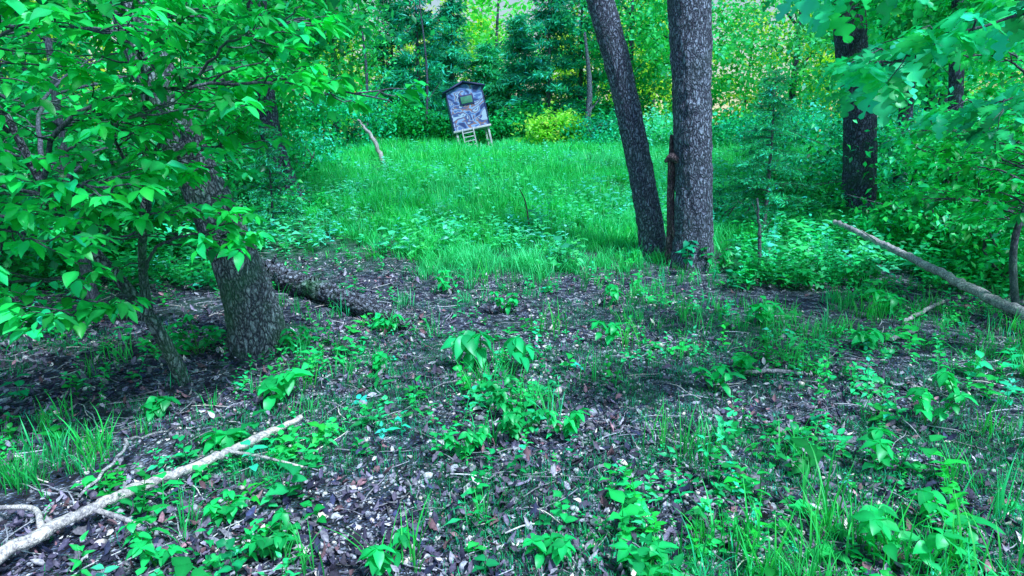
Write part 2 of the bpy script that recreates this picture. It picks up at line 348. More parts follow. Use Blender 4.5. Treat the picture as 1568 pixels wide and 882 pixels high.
# ---------------------------------------------------------------- dogwood at left
DG=(.006,.33,.075)
e=empty('dogwood_tree')
V,F,_=merge([tube([G(-2.30,4.38,-.05),(-2.36,4.3,.25),(-2.43,4.22,.52),(-2.60,4.2,.8),(-2.73,4.2,.97),(-2.93,4.15,1.35),(-3.0,4.0,1.8)],[.055,.045,.042,.038,.035,.03,.02],60,16,.2),
  tube([(-2.42,4.22,.5),(-2.42,4.22,.9),(-2.33,4.2,1.4),(-2.26,4.2,2.0)],[.034,.026,.022,.014],40,10,.1),
  tube([(-2.42,4.22,.5),(-2.75,4.1,.53),(-3.3,3.9,.62)],[.022,.014,.008],20,8,.1)])
newmesh('trunk',V,F,M_barkw,None,e,True)
limbs=[([(-2.93,4.1,1.35),(-2.6,3.9,1.75),(-2.0,3.8,1.92),(-1.3,3.9,1.97),(-.72,4.0,1.88)],[.018,.014,.010,.008,.004]),
 ([(-2.3,4.2,1.5),(-1.9,4.0,1.95),(-1.5,3.8,2.2),(-1.05,3.7,2.3)],[.014,.010,.007,.004]),
 ([(-2.26,4.2,1.9),(-2.1,3.9,2.15),(-1.9,3.5,2.3),(-1.5,3.2,2.35)],[.013,.010,.007,.004]),
 ([(-3.0,4.0,1.7),(-2.8,3.6,2.0),(-2.3,3.2,2.15),(-1.7,3.0,2.1)],[.014,.010,.007,.004]),
 ([(-3.0,4.0,1.8),(-3.1,3.6,2.2),(-2.6,3.0,2.4),(-1.9,2.7,2.35)],[.014,.010,.007,.004]),
 ([(-2.73,4.2,.97),(-2.6,3.8,1.25),(-2.3,3.4,1.4),(-1.95,3.2,1.42)],[.013,.010,.007,.004]),
 ([(-2.73,4.2,.97),(-2.5,4.0,1.1),(-2.2,3.8,1.22),(-1.8,3.8,1.25)],[.013,.010,.007,.004]),
 ([(-2.9,4.15,1.3),(-3.1,3.6,1.5),(-2.9,3.1,1.65),(-2.4,2.8,1.7)],[.013,.010,.007,.004]),
 ([(-2.42,4.22,.8),(-2.2,4.0,1.0),(-1.95,3.9,1.1),(-1.7,3.9,1.08)],[.012,.01,.007,.003]),
 ([(-2.35,4.22,1.2),(-2.2,4.1,1.45),(-1.95,4.2,1.6),(-1.6,4.3,1.62)],[.012,.01,.007,.003]),
 ([(-2.35,4.22,1.3),(-2.3,3.9,1.6),(-2.1,3.6,1.75),(-1.6,3.4,1.8)],[.012,.01,.007,.003]),
 ([(-2.6,4.2,.8),(-2.7,3.8,.85),(-2.75,3.4,.9),(-2.7,3.0,.88)],[.014,.01,.007,.003]),
 ([(-2.5,4.2,.65),(-2.4,3.9,.72),(-2.3,3.6,.75),(-2.3,3.4,.72)],[.012,.01,.007,.003]),
 ([(-2.9,4.2,1.2),(-2.9,3.8,1.15),(-2.7,3.4,1.2),(-2.3,3.2,1.15)],[.012,.01,.007,.003]),
 ([(-2.75,4.1,.53),(-3.0,3.8,.7),(-3.1,3.5,.8),(-2.8,3.3,.85)],[.012,.01,.007,.003]),
 ([(-3.0,4.0,1.2),(-3.4,3.9,1.2),(-3.7,4.0,1.25)],[.016,.01,.004]),
 ([(-3.0,4.0,1.8),(-3.5,4.0,2.1),(-3.7,4.3,2.3)],[.016,.01,.004]),
 ([(-2.26,4.2,2.0),(-2.3,4.1,2.4),(-2.0,3.9,2.7)],[.014,.01,.004]),
 ([(-2.26,4.2,2.0),(-2.0,4.1,2.3),(-1.5,4.0,2.55),(-1.1,4.0,2.6)],[.014,.01,.008,.004]),
 ([(-2.3,4.2,2.1),(-2.2,4.3,2.4),(-1.8,4.5,2.6),(-1.0,4.6,2.7)],[.012,.01,.008,.004]),
 ([(-2.9,4.1,1.5),(-3.2,4.6,1.9),(-3.3,5.2,2.2),(-3.4,5.8,2.4)],[.016,.012,.008,.004]),
 ([(-2.26,4.2,1.8),(-2.2,4.6,2.0),(-1.9,5.0,2.1),(-1.4,5.3,2.0)],[.016,.012,.008,.004]),
]
sprays(limbs,e,DG,dogl,.102,M_leaf,M_twig,dens=12.5,blen=(.22,.60),nl=4)
e=empty('dogwood_tree')
limbs=[]
for k in range(22):
    a0=rng.uniform(0,6.28);z0=rng.uniform(.5,2.6);l=rng.uniform(.8,1.9)
    b=np.array([-4.3,6.4,z0]);limbs.append(([b,b+np.array([math.cos(a0)*l*.5,math.sin(a0)*l*.5,.25]),b+np.array([math.cos(a0)*l,math.sin(a0)*l,.35])],[.014,.01,.004]))
sprays(limbs,e,(.004,.22,.06),dogl,.105,M_leaf,M_twig,dens=8,blen=(.3,.7),nl=3)
V,F,_=tube([G(-4.2,6.4,-.05),(-4.3,6.4,1.2),(-4.3,6.4,2.6)],[.06,.045,.03],30,12,.2);newmesh('trunk',V,F,M_twig,None,e,True)
# ---------------------------------------------------------------- oak overhanging from right
e=empty('white_oak_tree')
trunk([G(4.9,3.9,-.1),(4.85,3.9,1.5),(4.7,3.9,3.2),(4.8,4,6)],[.2,.18,.16,.09],M_bark,e,m=80,seg=40)
limbs=[([(4.75,3.9,2.6),(3.6,3.5,2.75),(2.6,3.2,2.65),(1.9,3.1,2.5),(1.35,3.0,2.35)],[.03,.018,.010,.006,.003]),
 ([(4.75,3.9,2.3),(3.7,3.7,2.45),(2.9,3.5,2.35),(2.2,3.4,2.15),(1.75,3.3,1.98)],[.025,.016,.010,.006,.003]),
 ([(4.7,3.9,2.9),(3.4,4.4,2.9),(2.6,4.7,2.8),(1.9,4.8,2.65)],[.025,.015,.010,.004]),
 ([(4.75,3.9,2.2),(3.6,4.3,2.4),(2.9,4.5,2.35),(2.4,4.5,2.2)],[.025,.015,.010,.004]),
 ([(4.75,3.9,2.0),(4.0,4.0,2.05),(3.4,4.1,2.0),(2.9,4.2,1.85)],[.022,.015,.008,.004])]
sprays(limbs,e,(.010,.36,.15),oakl,.148,M_leaf,M_twig,dens=6.5,blen=(.2,.5),nl=3,droop=-.4,skip=.3,sag=.4,flat=.3)
e=empty('mulberry_sapling')
limbs=[]
for k in range(32):
    a0=rng.uniform(0,6.28);z0=rng.uniform(.6,2.5);l=rng.uniform(.5,1.3)
    b=np.array([4.75+.12*math.sin(z0*2),6.0,z0]);limbs.append(([b,b+np.array([math.cos(a0)*l*.5,math.sin(a0)*l*.5,.2]),b+np.array([math.cos(a0)*l,math.sin(a0)*l,.22])],[.012,.008,.003]))
sprays(limbs,e,DG,dogl,.11,M_leaf,M_twig,dens=9,blen=(.25,.55),nl=3)
V,F,_=tube([G(4.8,6.0,-.05),(4.65,6,.8),(4.85,6,1.6),(4.7,6,2.6)],[.035,.03,.022,.012],40,10,.1);newmesh('trunk',V,F,M_twig,None,e,True)
# ---------------------------------------------------------------- cedars
def cedar(x,y,h,rr,col,nb=70,name='cedar_tree',lo=.15,k1=130,ls=(.04,.10)):
    e=empty(name);g=float(hgt(x,y))
    tubes=[tube([(x,y,g-.05),(x+.03,y,g+h*.5),(x,y,g+h)],[.035*h/2,.02*h/2,.004],20,8,.1)]
    LP=[];LY=[];LPi=[];LB=[]
    for k in range(nb):
        f=rng.uniform(lo,1)**.9;z=g+h*f;a=rng.uniform(0,6.28);l=rr*(1.1-f)*rng.uniform(.6,1.1)+.08
        pts=[np.array([x,y,z])+np.array([math.cos(a),math.sin(a),0])*l*q+np.array([0,0,.18*l*q-.25*l*q*q]) for q in (0,.33,.66,1)]
        tubes.append(tube(pts,[.007,.005,.003,.001],6,4))
        m=int(k1*l)+25
        q=rng.uniform(.15,1,m);P=np.array([np.interp(q,(0,.33,.66,1),[p_[i] for p_ in pts]) for i in range(3)]).T
        P+=rng.normal(0,ls[0],(m,3))*np.array([1,1,.4])
        LP.append(P);LY.append(a-1.57+rng.normal(0,.9,m));LPi.append(rng.normal(0,.5,m));LB.append(np.full(m,math.exp(rng.normal(0,.3))))
    V,F,_=merge(tubes);newmesh('trunk',V,F,M_twig,None,e,True)
    P=np.vstack(LP);n=len(P)
    scatter('foliage',[leaf(1,.25,2,'lance',.2,.1)],P,np.concatenate(LY),np.concatenate(LPi),rng.normal(0,.5,n),rng.uniform(*ls,n),jit(col,n)*np.concatenate(LB)[:,None],M_far,e)
cedar(4.05,10.5,2.3,.95,(.012,.20,.12),80)
cedar(5.6,14.5,2.6,1.1,(.02,.23,.14),70)
cedar(-3.9,10.6,1.7,.7,(.012,.17,.10),50)
for x,y,h,r,c in [(-4.3,31,8.2,2.3,(.012,.22,.16)),(-5.8,33,7.6,2.2,(.012,.20,.15)),(-2.9,33,7.0,1.9,(.012,.20,.15)),(1.7,32,7.8,2.5,(.012,.22,.16)),(3.3,33,9.0,2.6,(.012,.23,.15)),(.3,34,6.0,2.0,(.015,.24,.16)),(-1.2,33,4.6,1.6,(.015,.24,.14))]:
    cedar(x,y,h,r,c,150,lo=.03,k1=62,ls=(.15,.38))
# ---------------------------------------------------------------- shrubs / mid trees
def shrub(name,x,y,r,h,n,ls,col,mat=None,cl=30,tm=simple,stems=5):
    e=empty(name);g=float(hgt(x,y))
    crown('foliage',(x,y,g+h*.5),(r,r,h*.5),n,cl,ls,col,mat or M_leaf,e,tm=tm,spread=.25,hollow=.3)
    tb=[tube([(x+rng.normal(0,.05),y,g-.05),(x+rng.normal(0,r*.3),y+rng.normal(0,r*.3),g+h*.5),(x+rng.normal(0,r*.6),y+rng.normal(0,r*.5),g+h*.9)],[.02,.014,.005],10,6) for _ in range(stems)]
    V,F,_=merge(tb);newmesh('stems',V,F,M_twig,None,e,True)
MID=(.004,.18,.055)
sh=[(5.9,9.0,.9,1.0,2300,.1,GREEN),(6.6,9.2,1.2,2.2,4000,.11,GREEN),(7.8,10.5,1.3,3,4500,.12,GREEN),(3.6,11.2,.9,.5,1300,.08,BLUEG),
 (5.0,12.6,1.1,.7,1800,.1,MID),(7.2,13.5,1.5,1.6,3500,.12,BLUEG),(5.9,7.4,.8,1.0,2200,.1,GREEN),
 (-4.9,9.3,1.3,1.7,4500,.11,MID),(-6.2,7.6,1.4,2.6,5500,.11,MID),(-6.8,10.5,1.7,2.6,5500,.12,MID),(-5.8,13.8,1.6,2.4,5000,.12,GREEN),
 (-7.5,16,2,3,5500,.14,GREEN),(-3.9,12.3,.6,.5,1000,.09,GREEN),(-5.6,17.5,1.1,1.2,2300,.11,BLUEG)]
for s in sh: shrub('shrub',*s)
for x,y,r,h,c in [(-6.2,24,1.6,2.4,BLUEG),(-4.6,28.5,1.5,1.8,MID),(-.2,28.8,1.4,1.2,MID),(1.8,26.5,1.2,1.4,(.11,.44,.05)),(3.6,26,1.8,1.2,BLUEG),(6,25,2,1.2,(.03,.38,.20)),(9,24,2.2,1.4,BLUEG),(12,23,2.5,2.0,BLUEG),(-9,22,2.2,3.4,GREEN),(.8,30,1.5,1.8,MID),(-2.6,30.5,1.6,1.7,MID),(4.5,30,2,2.2,MID)]:
    shrub('shrub',x,y,r,h,3600,.17,c,M_far,40)
def bigtree(name,x,y,h,r,cz,rz,n,ls,col,cl=70,tr=.16,mat=M_barkd):
    e=empty(name);g=float(hgt(x,y));lean=rng.normal(0,.3)
    tb=[tube([(x,y,g-.2),(x+lean*.4,y,g+h*.4),(x+lean,y,g+h*.9)],[tr,tr*.75,.04],30,12,.15)]
    for k in range(7):
        f=rng.uniform(.25,.8);a=rng.uniform(0,6.28);s=np.array([x+lean*f,y,g+h*f])
        l=r*rng.uniform(.5,.9)
        tb.append(tube([s,s+np.array([math.cos(a)*l*.5,math.sin(a)*l*.5,.5*l]),s+np.array([math.cos(a)*l,math.sin(a)*l,.7*l])],[tr*.4,tr*.25,.02],10,6))
    V,F,_=merge(tb);newmesh('trunk',V,F,mat,None,e,True)
    crown('crown',(x,y,g+cz),(r,r,rz),n,cl,ls,col,M_far,e,spread=.24)
bt=[(-7.6,29,8,2.0,4.2,2.8,6000,.2,(.02,.33,.10)),(-10.5,26,10,2.6,5,3.4,6000,.22,(.02,.30,.08)),(5.4,31,9,2.0,4.8,2.8,6000,.2,(.015,.28,.11)),
 (7.8,29,9,2.4,4.5,3.2,6000,.22,(.03,.37,.12)),(11.5,28,9,2.6,4.6,3.4,6000,.22,(.04,.40,.14)),(15.5,26,9,2.8,4.5,3.6,6000,.22,(.04,.42,.15)),
 (-8,19,8,2.2,5.0,2.6,5500,.2,(.008,.25,.08)),(-12,17,9,2.8,4.6,3.6,6000,.2,(.008,.24,.07)),(10.5,17,8,2.2,4.3,2.8,6000,.2,(.012,.30,.12)),
 (8.5,14.5,8,1.6,4.6,2.4,4500,.18,(.01,.27,.09)),(-9,12,8,2.2,4,3,5500,.17,(.006,.20,.06))]
for b_ in bt: bigtree('oak_tree',*b_)
e=empty('background_forest')
PP=[];CC=[];tb=[]
for k in range(44):
    x=-50+k*2.3+rng.normal(0,1);y=rng.uniform(40,60);g=float(hgt(x,y));mid=-14<x<6
    h=rng.uniform(8.,11) if mid else rng.uniform(9,13);r=rng.uniform(2.0,3.2)
    n=1700 if mid else 1800;P,kk=crownpts((x,y,g+h*.55),(r,r,h*.48),n,34,.2,.35)
    c=np.array([.24,.50,.045]) if rng.random()<.75 else np.array([.06,.46,.08])  # bright yellow-green: sunlight on the far trees, painted into leaf colour
    PP.append(P);CC.append(jit(c,n,.25)*np.exp(rng.normal(0,.3,34))[kk][:,None])
    tb.append(tube([(x,y,g-.2),(x+rng.normal(0,.4),y,g+h*.5),(x+rng.normal(0,.6),y,g+h)],[.14,.10,.04],10,8))
for k in range(36):
    x=-43+k*2.4;y=rng.uniform(40,50);g=float(hgt(x,y));n=800
    P,kk=crownpts((x,y,g+1.3),(2.2,1.5,1.3),n,16,.3,.3);PP.append(P);CC.append(jit((.07,.40,.08),n,.35)*np.exp(rng.normal(0,.3,16))[kk][:,None])
P=np.vstack(PP);n=len(P)
scatter('crowns',simple,P,rng.uniform(0,6.28,n),rng.normal(0,.6,n),rng.normal(0,.6,n),rng.uniform(.22,.45,n),np.clip(np.vstack(CC),.001,.88)*np.array([.9,1,1]),M_far,e)
V,F,_=merge(tb);newmesh('trunks',V,F,M_barkd,None,e,True)
for x,y,h,r,mt in [(-3.7,28.5,6,.06,M_barkd),(3.1,28.5,4.6,.15,M_bark),(-5.9,27,6,.07,M_barkd),(12,19,8,.14,M_barkd)]:
    e=empty('bare_tree_trunk');g=float(hgt(x,y))
    V,F,_=merge([tube([(x,y,g-.1),(x+.15,y,g+h*.5),(x-.1,y,g+h)],[r,r*.8,r*.3],30,10,.15),tube([(x+.1,y,g+h*.3),(x+.7,y+.3,g+h*.45)],[r*.4,r*.1],8,6)])
    newmesh('trunk',V,F,mt,None,e,True)
# ---------------------------------------------------------------- fallen wood
def wood(name,tb,mat):
    V,F,_=merge(tb);return newmesh(name,V,F,mat,None,None,True)
wood('fallen_log',[tube([G(-3.35,8.0,.12),G(-2.9,7.6,.16),G(-2.2,6.95,.13),G(-1.55,6.25,.11),G(-.92,5.65,.08)],[.12,.11,.105,.09,.06],130,36,.9,.010),
  tube([G(-2.9,7.6,.15),G(-2.72,7.45,.38)],[.04,.012],8,8,.3),tube([G(-2.2,6.95,.12),G(-2.05,6.9,.28)],[.03,.012],8,8,.3),tube([G(-3.1,7.8,.15),G(-3.25,7.9,.45),G(-3.3,8.1,.6)],[.05,.035,.015],12,10,.3)],M_log)
wood('fallen_branch',[tube([(-1.22,3.55,.08),(-1.38,3.3,.065),(-1.5,3.08,.065),(-1.74,2.81,.05),(-1.86,2.56,.06),(-2.02,2.2,.05)],[.015,.022,.021,.026,.025,.030],70,16,.5,.004),
  tube([(-1.85,2.6,.06),(-1.7,2.55,.05),(-1.58,2.5,.04)],[.012,.011,.009],10,8,.1),tube([(-1.50,3.14,.07),(-1.3,3.1,.06),(-1.05,3.02,.04)],[.010,.008,.006],10,8,.1),
  tube([(-1.95,2.44,.07),(-2.1,2.6,.06),(-2.3,2.62,.05)],[.014,.012,.009],10,8,.1)],M_dry)
wood('fallen_branch',[tube([(4.55,9.2,.60),(4.62,8.2,.46),(4.58,7.2,.35),(4.57,6.2,.22),(4.5,5.0,.12)],[.032,.040,.044,.050,.053],80,16,.3,.007),
  tube([(4.62,8.2,.46),(4.3,8.0,.62)],[.016,.006],8,8,.1)],M_stick)
wood('fallen_branch',[tube([G(1.68,4.48,.03),G(1.9,4.5,.05),G(2.16,4.5,.02)],[.014,.016,.012],20,8,.2,.004),tube([G(1.8,4.5,.03),G(1.9,4.62,.06)],[.01,.005],6,6)],M_stick)
wood('fallen_branch',[tube([G(3.6,5.8,.03),G(4.1,6.2,.08),G(4.6,6.7,.05)],[.02,.018,.01],20,8,.2,.006)],M_stick)
wood('fallen_branch',[tube([G(3.2,5.3,.03),G(3.5,5.45,.06)],[.02,.018],12,8,.2,.004)],M_stick)
wood('fallen_branch',[tube([G(-2.0,3.55,.02),(-2.02,3.2,.10),(-1.95,3.05,.12),(-2.0,2.75,.03)],[.006,.008,.009,.007],20,6,0,.005)],M_stick)
wood('leaning_dead_branch',[tube([G(-3.84,20,-.05),(-4.12,20,1.85),(-4.58,20,2.45)],[.075,.065,.03],20,10,.2,.02)],M_stick)
wood('dead_sapling',[tube([G(3.15,8.2,-.03),(3.13,8.2,.5),(3.06,8.2,1.0)],[.028,.022,.012],30,10,.2,.006),tube([(3.13,8.2,.55),(3.25,8.15,.75)],[.008,.003],6,6),tube([(3.1,8.2,.75),(2.98,8.15,.95)],[.007,.003],6,6)],M_twig)
wood('dead_stalk',[tube([G(.30,10.6,0),(.22,10.6,.75),(.12,10.6,.98)],[.014,.011,.008],10,6)],M_vine)
n=2000;y=rng.uniform(1.6,10,n);x=rng.uniform(-.95,.95,n)*y
V,F,_=tube([(-.5,0,0),(-.15,.04,.02),(.2,-.03,.03),(.5,.03,0)],[.010,.011,.009,.005],8,6)
tw=(V,F,np.ones(len(V)))
pos=np.stack([x,y,hgt(x,y)+.008],1);cc=jit((.17,.20,.25),n,.5,.03)
scatter('scattered_twigs',[tw],pos,rng.uniform(0,6.28,n),rng.normal(0,.08,n),rng.normal(0,.15,n),rng.uniform(.06,.34,n),cc,M_stone)
# ---------------------------------------------------------------- leaf litter & stones
def samp(n,y0,y1,fx=.95,pw=1.):
    y=y0+(y1-y0)*rng.random(n)**pw;x=rng.uniform(-1,1,n)*(fx*y+.3);return x,y
n=66000;x,y=samp(n,1.5,12,.95,1.4)
dens=fbm(x*.9+40,y*.9,3)+np.where(x<-.7*1,.16,0)+np.where((x>1.2)&(y<4),.08,0)
k=rng.random(n)<np.clip((dens-.40)*3,.12,1)*np.where((y>9.)&(np.abs(x)<4),.12,1);x,y=x[k],y[k];n=len(x)
dl=[leaf(1,.65,8,'oak',.7,.4),leaf(1,.5,4,'ovate',.9,-.6),leaf(1,.55,4,'round',-.6,.7),leaf(1,.4,3,'lance',-.3,-.4),leaf(1,.7,8,'oak',-.5,-.4)]
base=np.array([(.12,.12,.20),(.06,.062,.125),(.27,.30,.40),(.02,.032,.09),(.55,.61,.70),(.20,.12,.16)])[rng.choice(6,n,p=[.28,.24,.16,.17,.06,.09])]
base=base*np.exp(rng.normal(0,.38,n))[:,None]
pos=np.stack([x,y,hgt(x,y)+rng.uniform(.002,.024,n)],1)
scatter('leaf_litter',dl,pos,rng.uniform(0,6.28,n),rng.normal(0,.4,n),rng.normal(0,.55,n),.016+.055*rng.random(n)**1.8,base,M_dead)
def rock():
    th=np.linspace(0,2*np.pi,8,endpoint=False);V=[];
    for z,r in ((-.25,.8),(.05,1),(.32,.62)):
        V+= [(math.cos(a)*r*rng.uniform(.75,1.15)*.5,math.sin(a)*r*rng.uniform(.6,1.0)*.42,z*rng.uniform(.8,1.1)*.7) for a in th]
    V.append((0,0,.26));F=[]
    for l in range(2):
        for j in range(8): F.append((l*8+j,l*8+(j+1)%8,l*8+8+(j+1)%8,l*8+8+j))
    for j in range(0,8,2): F.append((24,16+j,16+j+1,16+(j+2)%8))
    V=np.array(V);return V,np.array(F),rng.uniform(.85,1.1,len(V))
rocks=[rock() for _ in range(7)]
n=36000;x,y=samp(n,1.6,9,.9,1.3)
dens=np.exp(-((x+.35)/1.3)**2)*1.0+.22+.5*np.exp(-((x-.9)/.9)**2)
k=rng.random(n)<dens*np.clip((fbm(x*1.5,y*1.5+70,3)-.28)*3,0,1);x,y=x[k],y[k];n=len(x)
sz=.009+.030*rng.random(n)**3.
big=rng.random(n)<.008;sz[big]=rng.uniform(.04,.09,big.sum())
pos=np.stack([x,y,hgt(x,y)+sz*.15],1)
c=np.array([.36,.43,.54])*np.exp(rng.normal(0,.6,n))[:,None]
scatter('gravel',rocks,pos,rng.uniform(0,6.28,n),rng.normal(0,.25,n),rng.normal(0,.25,n),sz,np.clip(c,.03,.8),M_stone)
# ---------------------------------------------------------------- grass
def tuft(nb,L,spread,W,bend=(.3,1.3)):
    return merge([blade(L*rng.uniform(.5,1.1),W*rng.uniform(.7,1.2),4,rng.uniform(*bend),rng.uniform(0,6.28),rng.normal(0,spread,2)) for _ in range(nb)])
mt=[tuft(18,.27,.07,.012) for _ in range(6)]
n=18500;y=6.6+22.5*rng.random(n)**1.1;x=rng.uniform(-.55,.62,n)*y
left=np.interp(y,[6.6,8.5,9.5,12,16,20,30],[-.9,-1.5,-2.2,-3.5,-4.9,-6,-8]);right=np.interp(y,[6.6,8.5,9.5,12,30],[.8,2.2,3,7,18])
ed=fbm(x*.8,y*.8+20,3)-.5
cl=fbm(x*1.1+60,y*1.1,3)
k=(x>left+ed*2.4)&(x<right+ed*2)&(rng.random(n)<np.clip((y-7.2+ed*6)/2.4,.05,1))&~((np.abs(x+1.6)<.9)&(y>24.6)&(y<27.8))&(rng.random(n)<np.clip((cl-.25)*4,.3,1));x,y,cl=x[k],y[k],cl[k];n=len(x)
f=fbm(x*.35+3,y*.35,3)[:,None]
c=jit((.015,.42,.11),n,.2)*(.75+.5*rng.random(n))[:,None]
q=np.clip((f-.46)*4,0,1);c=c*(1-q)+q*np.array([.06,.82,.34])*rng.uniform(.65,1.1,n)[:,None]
pos=np.stack([x,y,hgt(x,y)],1)
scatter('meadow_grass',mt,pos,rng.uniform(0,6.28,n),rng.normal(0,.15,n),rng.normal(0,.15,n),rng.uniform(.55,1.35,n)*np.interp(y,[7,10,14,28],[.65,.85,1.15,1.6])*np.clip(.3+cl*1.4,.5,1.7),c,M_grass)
def forb(nl,L,h,kind='ovate',W=.5):
    ps=[]
    st=blade(h,.006,3,.15,rng.uniform(0,6.28));ps.append((st[0],st[1],st[2]*.8))
    for i in range(nl):
        f=(i+1)/nl;a=i*2.4+rng.normal(0,.3)
        ps.append(tf(leaf(L*rng.uniform(.6,1.1)*(1.15-.45*f),L*W,4,kind,.3,.3),a,rng.uniform(-.1,.5)+.3*f,rng.normal(0,.2),1,(0,0,h*f*.95),rng.uniform(.75,1.25)))
    return merge(ps)
fb=[forb(5,.05,.06,'round',.65),forb(7,.06,.10),forb(9,.055,.16),forb(4,.08,.05,'ovate',.5),forb(6,.09,.12,'lance',.35),forb(8,.07,.2,'lance',.3),forb(5,.10,.15,'ovate',.5)]
n=9000;y=8.0+19.5*rng.random(n);x=rng.uniform(-.6,.75,n)*y
k=(fbm(x*.5+30,y*.5,3)>.46)&~((np.abs(x+1.6)<.8)&(y>24.6));x,y=x[k],y[k];n=len(x);pos=np.stack([x,y,hgt(x,y)+.05],1)
scatter('meadow_weeds',fb,pos,rng.uniform(0,6.28,n),rng.normal(0,.1,n),0,rng.uniform(1.0,2.7,n),jit((.03,.42,.19),n,.42),M_leaf)
gt=[tuft(7,.22,.03,.008,(.2,1.1)) for _ in range(4)]+[tuft(12,.30,.045,.010,(.2,1.2)) for _ in range(3)]+[tuft(5,.16,.02,.008,(.1,1.2)) for _ in range(3)]
n=6000;x,y=samp(n,1.5,10,.95,1.25)
d=fbm(x*1.3+80,y*1.3+11,3)+np.clip(x*.04,-.16,.04)+np.where(y>7,.04,0)-np.where((x<-1)&(y<5.5),.06,0)
k=d>.60+rng.normal(0,.06,n);x,y=x[k],y[k];n=len(x);pos=np.stack([x,y,hgt(x,y)],1)
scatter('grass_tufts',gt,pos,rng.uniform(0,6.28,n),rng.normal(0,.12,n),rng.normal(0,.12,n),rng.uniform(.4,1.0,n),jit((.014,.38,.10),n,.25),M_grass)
mg_=[tuft(14,.05,.04,.004,(.3,1.5)) for _ in range(4)]
n=20000;x,y=samp(n,1.5,10,.95,1.25)
d=fbm(x*1.1+180,y*1.1+11,4)+np.where(np.abs(x-.8)<1.6,.05,-.05)
k=d>.54+rng.normal(0,.04,n);x,y=x[k],y[k];n=len(x);pos=np.stack([x,y,hgt(x,y)],1)
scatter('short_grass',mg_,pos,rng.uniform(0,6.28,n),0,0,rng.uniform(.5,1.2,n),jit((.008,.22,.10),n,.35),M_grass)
n=9500;x,y=samp(n,1.5,11.5,.95,1.2)
d=fbm(x*1.8+120,y*1.8+60,3)-np.where((x<-.9)&(y<5),.06,0)
k=(d>.59+rng.normal(0,.08,n)-np.where((x>2.2),.03,0))&~((y>4.6)&(np.abs(x+.35)<.45)&(rng.random(n)<.6));x,y=x[k],y[k];n=len(x);pos=np.stack([x,y,hgt(x,y)],1)
scatter('woodland_weeds',fb,pos,rng.uniform(0,6.28,n),rng.normal(0,.2,n),rng.normal(0,.2,n),.4+.95*rng.random(n)**1.5,jit((.008,.36,.10),n,.38),M_leaf)
n=6500;y=rng.uniform(7.2,16,n);s=np.where(rng.random(n)<.6,1,-1);x=np.where(s>0,rng.uniform(.34,1,n)*y,-rng.uniform(.45,1,n)*y)
k=~((np.abs(x-4.58)<.35)&(y<9.3));x,y=x[k],y[k];n=len(x)
pos=np.stack([x,y,hgt(x,y)+.02],1)
scatter('undergrowth',fb,pos,rng.uniform(0,6.28,n),rng.normal(0,.15,n),0,rng.uniform(1.0,2.4,n),jit((.006,.25,.08),n,.45),M_leaf)
def seedling(name,x,y,h,nw,L,col,stems=1,tilt=-.1,W=.55):
    e=empty(name);g=float(hgt(x,y));ps=[];tb=[]
    for s in range(stems):
        a=rng.uniform(0,6.28);o=np.array([math.cos(a),math.sin(a),0])*h*(.5 if stems>1 else .15);hh=h*rng.uniform(.5,1)
        P=[np.array([x,y,g-.01])+o*.1,np.array([x,y,g+hh*.5])+o*.5,np.array([x,y,g+hh])+o]
        tb.append(tube(P,[.005,.004,.002],8,6))
        S,_=smoothpath(P,[1,1,1],20)
        for i in range(nw):
            f=.35+.65*(i+1)/nw;c_=S[min(19,int(f*19))]
            for q in range(5 if i==nw-1 else 2):
                ya=(q*1.257 if i==nw-1 else q*3.14+i*1.57)+rng.normal(0,.3)
                ps.append(tf(leaf(L*rng.uniform(.6,1.1),L*W,7,'ovate',.3,.4),ya,tilt+rng.normal(0,.25),rng.normal(0,.25),1,c_,rng.uniform(.6,1.3)))
    V,F,B=merge(ps);newmesh('leaves',V,F,M_leaf,np.clip(B[:,None]*np.array(col)*GAIN*.85,0,.88),e)
    V,F,_=merge(tb);newmesh('stems',V,F,M_grass,np.tile((.05,.3,.08),(len(V),1)),e,True)
LG=(.009,.38,.11)
seedling('hickory_seedling',-.25,4.75,.34,3,.19,(.009,.37,.14),3,-.3,.45)
seedling('hickory_seedling',.0,4.5,.28,2,.17,(.009,.37,.14),2,-.3,.45)
